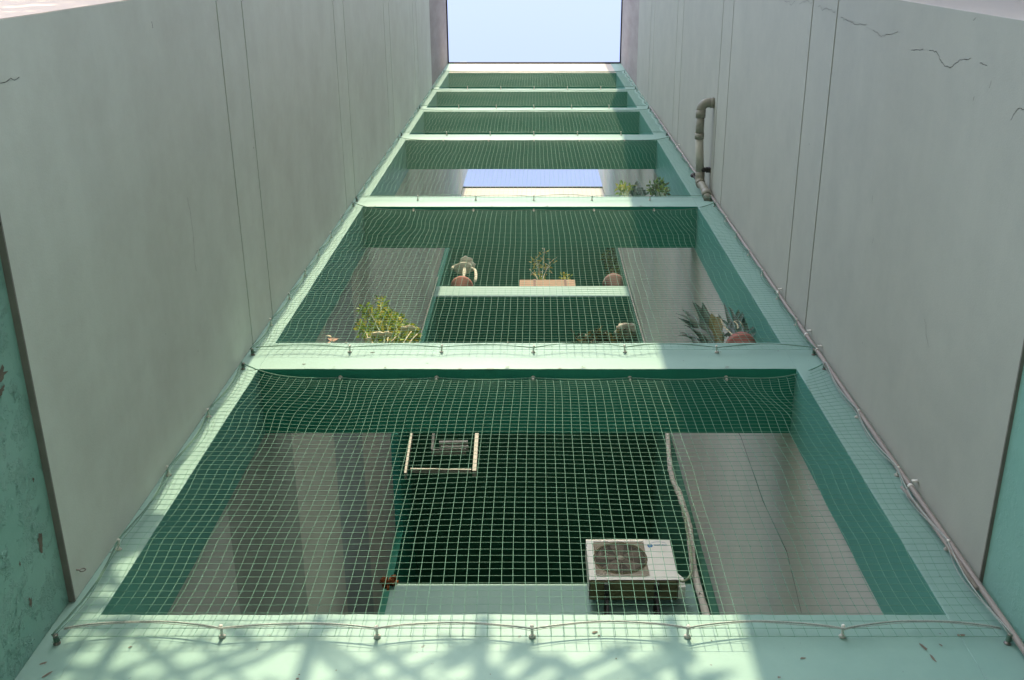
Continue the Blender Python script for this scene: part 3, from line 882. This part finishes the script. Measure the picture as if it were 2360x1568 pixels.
# small dried plant at the far left of the second beam
q = at(763, 792, Yp)
rt = thing('dried_plant', (q.x, Yp, zb), 'small dry brown plant near the left end of the second beam', 'plant')
pot(rt, (q.x, Yp, zb), m(.06), m(.1), TERRA)
lf = MB()
for dx, dz, L in ((-.012, .05, .05), (.004, .05, .04), (.014, .045, .04), (0, .03, .05), (-.005, .04, .035), (.01, .02, .04)):
    lf.leaf(Vector((q.x, Yp, zb + m(.09))) + Vector((dx * .3, -.005, .0)), (dx, -.005, dz), (0, -1, .3), L * 1.5, .017, 0)
lf.leaf(at(765, 788, Yp), (-.4, 0, 1), (0, -1, .2), .04, .02, 0); lf.leaf(at(768, 788, Yp), (.3, 0, 1), (0, -1, .2), .035, .022, 0); lf.leaf(at(764, 778, Yp), (-.5, 0, .5), (0, -1, .2), .03, .012, 1)
lf.build('foliage', [DRY, STRAW], rt)

# two spiky succulents on the right of the second beam
def spikes(root, rootpt, tips, wd, mats, seed, nrm=(0, -1, .2)):
    rnd = random.Random(seed)
    mb = MB()
    for t in tips:
        y1 = t[3] if len(t) > 3 else rnd.uniform(-.03, .05)
        pts = [rootpt + Vector((rnd.uniform(-.008, .008), rnd.uniform(-.008, .008), 0))]
        for p in t[0]:
            pts.append(at(p[0], p[1], rootpt.y + y1))
        cv = curve(pts, 7)
        mb.strap(cv, wd * t[1], (rnd.uniform(-.3, .3), -1, rnd.uniform(-.2, .4)), t[2])
    return mb.build('leaves', mats, root)
q = at(1648, 812, Yp + .02)
rt = thing('potted_succulent', (q.x, Yp + .02, zb), 'spiky dark succulent with straight fanned leaves on the right of the second beam', 'plant', )
pot(rt, (q.x, Yp + .03, zb), m(.10), m(.12), TERRAD)
tips = [([(1600, 745), (1556, 722)], 1, 0), ([(1605, 760), (1562, 732)], 1, 0), ([(1600, 740), (1570, 712)], .9, 0), ([(1618, 735), (1595, 694)], 1, 0), ([(1625, 735), (1600, 696)], .9, 0), ([(1628, 735), (1619, 696)], 1, 0),
        ([(1605, 768), (1575, 748)], .9, 0), ([(1590, 775), (1563, 765)], .6, 0), ([(1590, 778), (1560, 774)], .5, 0), ([(1600, 782), (1580, 774)], .6, 0), ([(1635, 750), (1630, 715)], 1.1, 0), ([(1645, 750), (1640, 722)], 1.1, 1),
        ([(1650, 750), (1655, 730)], 1.2, 1), ([(1635, 730), (1622, 712), (1640, 720), (1660, 735)], .2, 2), ([(1655, 752), (1664, 738)], 1.0, 1), ([(1630, 770), (1615, 755)], 1.1, 0), ([(1628, 778), (1645, 755), (1655, 753)], .25, 3), ([(1620, 790), (1600, 786)], .9, 0),
        ([(1625, 760), (1612, 735)], 1.0, 0), ([(1640, 765), (1630, 742)], 1.2, 0), ([(1650, 772), (1652, 752)], 1.1, 0), ([(1620, 772), (1592, 755)], 1.0, 0), ([(1606, 792), (1596, 778)], .8, 0), ([(1658, 785), (1668, 765)], 1., 1)]
spikes(rt, q, tips, .026, [DGREEN, OLIVE, STRAW, PALE], 31)
q = at(1712, 795, Yp)
c = Vector((at(1718, 790, Yp).x, Yp + .035, zb))
rt = thing('potted_succulent', c, 'sprawling succulent with curled leaves in a brick red pot beside the right column', 'plant')
rz = at(1718, 771, c.y - m(.085)).z
mb = MB(); rr_ = m(.105); hh = rz - zb
mb.lathe(c, [(0, 0), (rr_ * .7, 0), (rr_ * .88, hh * .84), (rr_, hh * .85), (rr_, hh), (rr_ * .9, hh), (rr_ * .88, hh * .9), (0, hh * .9)], 30, 0); mb.build('pot', TERRA, rt)
q = c + Vector((0, 0, hh * .95))
tips = [([(1690, 760), (1680, 735), (1668, 697)], .9, 0), ([(1672, 745), (1662, 738), (1655, 722)], .6, 0), ([(1700, 755), (1715, 720), (1731, 692)], .7, 0), ([(1695, 745), (1705, 715), (1727, 691)], .55, 0), ([(1712, 750), (1720, 725), (1733, 694)], .5, 0), ([(1685, 765), (1678, 755), (1688, 738)], 1, 0),
        ([(1700, 752), (1692, 742), (1705, 742), (1716, 760)], .22, 2), ([(1722, 765), (1730, 762), (1742, 750), (1745, 738)], .7, 0), ([(1705, 768), (1712, 752)], 1.2, 0), ([(1700, 770), (1702, 752)], 1.1, 0), ([(1690, 775), (1668, 752), (1662, 738), (1656, 732)], .22, 2), ([(1690, 778), (1680, 770), (1672, 780)], .9, 0),
        ([(1722, 768), (1735, 758), (1750, 742)], .8, 0), ([(1715, 765), (1722, 745)], 1.2, 0), ([(1705, 775), (1695, 768)], 1.1, 1), ([(1730, 775), (1742, 766)], 1, 0), ([(1695, 745), (1685, 715), (1676, 708)], .5, 0), ([(1683, 775), (1668, 775)], .9, 0), ([(1712, 768), (1703, 757)], .35, 4)]
spikes(rt, q, tips, .020, [DGREEN, OLIVE, STRAW, PALE, WOOL], 33)

# rear ledge pots at the third level
def rear_pot(px, name, label, mt, r, ytop):
    Yc = RY + m(.01) + r * .92
    z0 = 6.80
    zr = at(px, ytop, Yc - r).z
    c = Vector((at(px, 650, Yc).x, Yc, z0))
    rt = thing(name, c, label, 'plant')
    h = zr - z0
    mb = MB(); mb.lathe(c, [(0, 0), (r * .68, 0), (r * .9, h * .8), (r * 1.0, h * .82), (r * 1.0, h), (r * .88, h), (r * .86, h * .9), (0, h * .9)], 28, 0)
    mb.build('pot', mt, rt)
    return rt, c + Vector((0, 0, h * .9))
rt, q = rear_pot(1067, 'potted_cactus', 'pale woolly drooping cactus in a terracotta pot on the rear ledge', TERRA, .082, 636)
mb = MB()
yc = RY + .03
mb.blob(at(1074, 604, yc), .052, .045, .027, 0, 12, .25, 1.2)
mb.blob(at(1068, 619, yc), .07, .05, .019, 0, 12, .25, 4.1)
mb.blob(at(1086, 613, yc + .01), .03, .03, .03, 0, 8, .5, 7.7)
for s, w_ in (((q, at(1070, 628, yc), at(1070, 612, yc)), .012), ((at(1080, 618, yc), at(1094, 622, yc - .01), at(1097, 636, yc - .02), at(1095, 648, yc - .02)), .010), ((at(1060, 618, yc), at(1046, 616, yc), at(1042, 620, yc)), .011)):
    pts = curve(list(s), 8)
    mb.tube(pts, [w_ * (1 + .35 * mnoise.noise(p * 30)) for p in pts], 9, 0)
mb.build('stems', WOOL, rt)
q0 = at(1261, 657, RY + .06)
rt = thing('planter_box', (q0.x, RY + .06, 6.8), 'long pale terracotta planter box with dark straps and a wispy plant', 'planter')
xa, xb = at(1197, 650, RY).x, at(1326, 650, RY).x
zt_ = at(1261, 645, RY + .005).z
mb = MB(); mb.box(xa, xb, RY + .004, RY + .15, 6.8, zt_, 0); mb.build('box', TERRAL, rt, bevel=.012)
for px in (1232, 1303):
    x = at(px, 650, RY).x
    mb = MB(); mb.box(x - .008, x + .008, RY + .0015, RY + .154, 6.802, zt_ + .003); mb.build('strap', TERRAD, rt)
rnd = random.Random(8)
st, lf = MB(), MB()
for s in ([(1248, 645), (1252, 610), (1255, 572)], [(1245, 645), (1240, 620), (1228, 600)], [(1250, 645), (1262, 615), (1275, 598)], [(1252, 645), (1258, 625), (1270, 610)], [(1240, 645), (1232, 632), (1226, 628)], [(1248, 640), (1240, 612), (1236, 598)]):
    pts = curve([at(a, b, RY + .07 + rnd.uniform(-.03, .03)) for a, b in s], 6)
    st.tube(pts, m(.005), 5, 0)
    bushy(lf, pts[3:], 0, .032, 0, 20, rnd, .03, .45, (0, 0, 1))
for px in (1298, 1303, 1309, 1251):
    bushy(lf, [at(px, 648, RY + .05), at(px, 635, RY + .05)], 0, .03, 0, 12, rnd, .02, .6, (0, 2))
st.build('stems', STRAW, rt); lf.build('foliage', [YELLOW, STRAW, LIME], rt)
rt, q = rear_pot(1413, 'potted_shrub', 'dark feathery shrub in a brown pot at the right end of the rear ledge', TERRAD, .08, 630)
st, lf = MB(), MB()
rnd = random.Random(12)
for k in range(40):
    a = rnd.uniform(-1, 1)
    pts = curve([q, at(1413 + 15 * a, 610, RY + .1 + rnd.uniform(-.06, .06)), at(1415 + 28 * a, 600 - 36 * (1 - a * a) * rnd.random() - 6, RY + .1 + rnd.uniform(-.09, .09))], 6)
    st.tube(pts, m(.004), 4, 0)
    bushy(lf, pts[2:], 0, .045, 0, 34, rnd, .02, .22, (0, 0, 1))
st.build('stems', BARK, rt); lf.build('foliage', [MID, DGREEN], rt)

# stone and dark ground cover behind the lower rear parapet
q = at(1446, 762, RY + .05)
mb = MB(); mb.blob(q, .082, .05, .03, 0, 10, .5, 3.3)
tag(mb.build('pale_stone', STONE, base=(q.x, q.y, q.z - .03)), 'pale flat stone lying among dark leaves on the rear parapet', 'stone')
rt = thing('trailing_plant', (at(1400, 790, RY + .1).x, RY + .1, 5.7), 'low dark olive plant trailing along the rear parapet under the pale stone', 'plant')
st, lf = MB(), MB()
rnd = random.Random(15)
for k in range(30):
    px = rnd.uniform(1325, 1495)
    hgt = 8 + 14 * rnd.random() * (1 if px > 1360 else .5)
    pts = [at(px, 800, RY + .1), at(px + rnd.uniform(-8, 8), 795 - hgt * .6, RY + .07), at(px + rnd.uniform(-16, 16), 790 - hgt, RY + .05)]
    st.tube(pts, m(.004), 4, 0)
    bushy(lf, pts, 0, .05, 0, 16, rnd, .03, .4, (0, 0, 1))
st.build('stems', BARK, rt); lf.build('foliage', [DGREEN, OLIVE], rt)

# plants on the third beam, right side
zb3 = 4.197
for px, tops, mats, leaf, lab, kind in (
        (1440, [(1428, 432), (1436, 428), (1450, 432), (1444, 436), (1430, 440), (1455, 440)], [YELLOW, LIME], .026, 'yellow flowering plant on the third beam, leftmost of three there', 'b'),
        (1470, [(1470, 416), (1452, 443), (1490, 440), (1460, 428), (1481, 432), (1472, 448), (1450, 449), (1492, 447)], [DGREEN, OLIVE], .03, 'dark star shaped succulent on the third beam, in the middle of three', 's'),
        (1522, [(1508, 425), (1518, 418), (1530, 426), (1535, 436), (1505, 436), (1522, 430), (1512, 440), (1530, 444), (1500, 432), (1526, 420)], [LIME, OLIVE, MID], .028, 'round leafy yellow green plant on the third beam beside the right column', 'b')):
    q = at(px, 452, Yp)
    rt = thing('potted_plant' if kind == 'b' else 'potted_succulent', (q.x, Yp, zb3), lab, 'plant')
    pot(rt, (q.x, Yp + .02, zb3), m(.08), m(.12), TERRAD)
    base = Vector((q.x, Yp + .02, zb3 + m(.11)))
    rnd = random.Random(px)
    if kind == 's':
        mb = MB()
        for a, b in tops:
            mid = at((a + px) / 2, (b + 447) / 2, Yp); mb.strap(curve([base, mid, at(a, b, Yp - .01)], 6), .03, (0, -1, .2), 0)
        mb.build('leaves', mats, rt)
    else:
        st, lf = MB(), MB()
        for a, b in tops:
            pts = curve([base, at((a + px) / 2, (b + 455) / 2, Yp), at(a, b, Yp + rnd.uniform(-.03, .03))], 6)
            st.tube(pts, m(.004), 5, 0)
            bushy(lf, pts[len(pts) // 2:], 0, leaf, 0, 20, rnd, .018, .45, list(range(len(mats))))
        st.build('stems', PALE, rt); lf.build('foliage', mats, rt)

# ------------------------------------------------------------------ unseen block, tree and trellis, added to throw shade on the face
mb = MB()
prof = [(.27, ZG), (.27, 4.2), (.34, 5.9), (.43, 7.4), (.44, 8.4), (.54, 9.2), (.56, 14), (5, 14), (5, ZG)]  # added block, its slanted edge shaped to cast the right-hand shade
y0, y1 = -1.7, -1.083
n = len(prof)
mb.add([(x, y1, z) for x, z in prof] + [(x, y0, z) for x, z in prof], [list(range(n))[::-1], list(range(n, 2 * n))] + [(i, (i + 1) % n, n + (i + 1) % n, n + i) for i in range(n)])
tag(mb.build('added_shade_block', TILE, base=(2, -1.4, ZG)), 'unseen block added behind the camera to shade the right of the netted face', 'building')

tr = thing('added_shade_tree', (-.9, -1.9, ZG), 'unseen leafy tree added to shade the left of the lowest wall', 'tree')
rnd = random.Random(77)  # tree is added out of view, only for its shade
tk, lf = MB(), MB()
TY = -0.9
trunk = curve([(-.9, TY - .5, ZG), (-.86, TY - .45, .4), (-.8, TY - .35, 1.3), (-.65, TY - .2, 2.2)], 8)
tk.tube(trunk, [.055 * (1 - .6 * k / len(trunk)) for k in range(len(trunk))], 10, 0)
def frond(x, z, ang, L, wd):
    d = Vector((math.cos(ang), rnd.uniform(-.1, .1), math.sin(ang)))
    p = Vector((x, TY + rnd.uniform(-.06, .06), z))
    lf.leaf(p - d * L / 2, d, (rnd.uniform(-.2, .2), -.7, .7), L, wd, 0, .05)
for k in range(4):
    x = -.80 + .10 * k / 3
    s_ = trunk[-1 - rnd.randrange(8)]
    pts = curve([s_, Vector((x * .6 - .25, TY - .15, 2.15)), Vector((x, TY - .04, 2.58)), Vector((x + rnd.uniform(-.08, .12), TY, 2.9 + rnd.uniform(-.1, .03)))], 7)
    tk.tube(pts, [.010 * (1 - .75 * j / len(pts)) + .002 for j in range(len(pts))], 6, 0)
for k in range(150):         # denser clump on the left
    z = rnd.uniform(2.4, 3.24)
    x = rnd.uniform(-1.0, -.70 - .05 * (z > 2.95))
    frond(x, z, R(rnd.uniform(0, 180)), rnd.uniform(.12, .2), rnd.uniform(.03, .045))
tk.build('trunk', BARK, tr); lf.build('crown', MID, tr)

tl = thing('added_bamboo_trellis', (-.2, TY, ZG), 'unseen bamboo trellis added to throw a lattice of shade on the lowest wall', 'trellis')
rnd = random.Random(19)  # trellis is added out of view to cast the lattice shadow
def cane(p, q, w_):
    p, q = Vector(p), Vector(q)
    pts = [p.lerp(q, k / 8) + Vector((0, 0, .012 * math.sin(math.pi * k / 8) * rnd.uniform(-1, 1))) for k in range(9)]
    mb = MB(); mb.tube(pts, [w_ * (1 + .12 * (k % 2)) for k in range(9)], 7, 0); mb.build('cane', STRAW, tl)
ZA, ZB = 2.30, 2.89
for sgn, ang, pitch in ((1, 36, .104), (-1, 44, .098)):
    x = -1.05
    while x < .75:
        h = (ZB - ZA)
        dx = h / math.tan(R(ang)) * sgn
        xa = x - dx / 2; zb2 = ZB + rnd.uniform(-.05, .05)
        p, q = [xa + rnd.uniform(-.015, .015), TY + .012 * sgn, ZA], [xa + dx + rnd.uniform(-.03, .03), TY + .012 * sgn, zb2]
        # keep within the frame of the trellis
        def clip(a, b, lim, hi):
            t = (lim - a[0]) / (b[0] - a[0])
            if 0 < t < 1:
                c = [lim, a[1], a[2] + (b[2] - a[2]) * t]
                if (a[0] > lim) == hi: return c, b
                return a, c
            return (a, b) if ((a[0] + b[0]) / 2 < lim) == hi else (None, None)
        p, q = clip(p, q, .19, True)
        if p: p, q = clip(p, q, -.66, False)
        if p and (Vector(q) - Vector(p)).length > .06: cane(p, q, rnd.uniform(.0058, .0090))
        x += pitch * rnd.uniform(.7, 1.3)
for x in (-.66, -.36, -.10, .195):
    cane((x, TY, ZG), (x - .03, TY, 2.94), .0125)
for k in range(22):
    lfp = MB()
    x = rnd.uniform(-.62, .16)
    lfp.leaf((x, TY - .01, rnd.uniform(2.62, 2.88)), (rnd.choice((-1, 1)), .1, rnd.uniform(.3, .9)), (0, -.7, .7), rnd.uniform(.07, .13), .03, 0)
    lfp.build('leaf', MID, tl)
for o in bpy.data.objects:
    if '_org' in o: del o['_org']
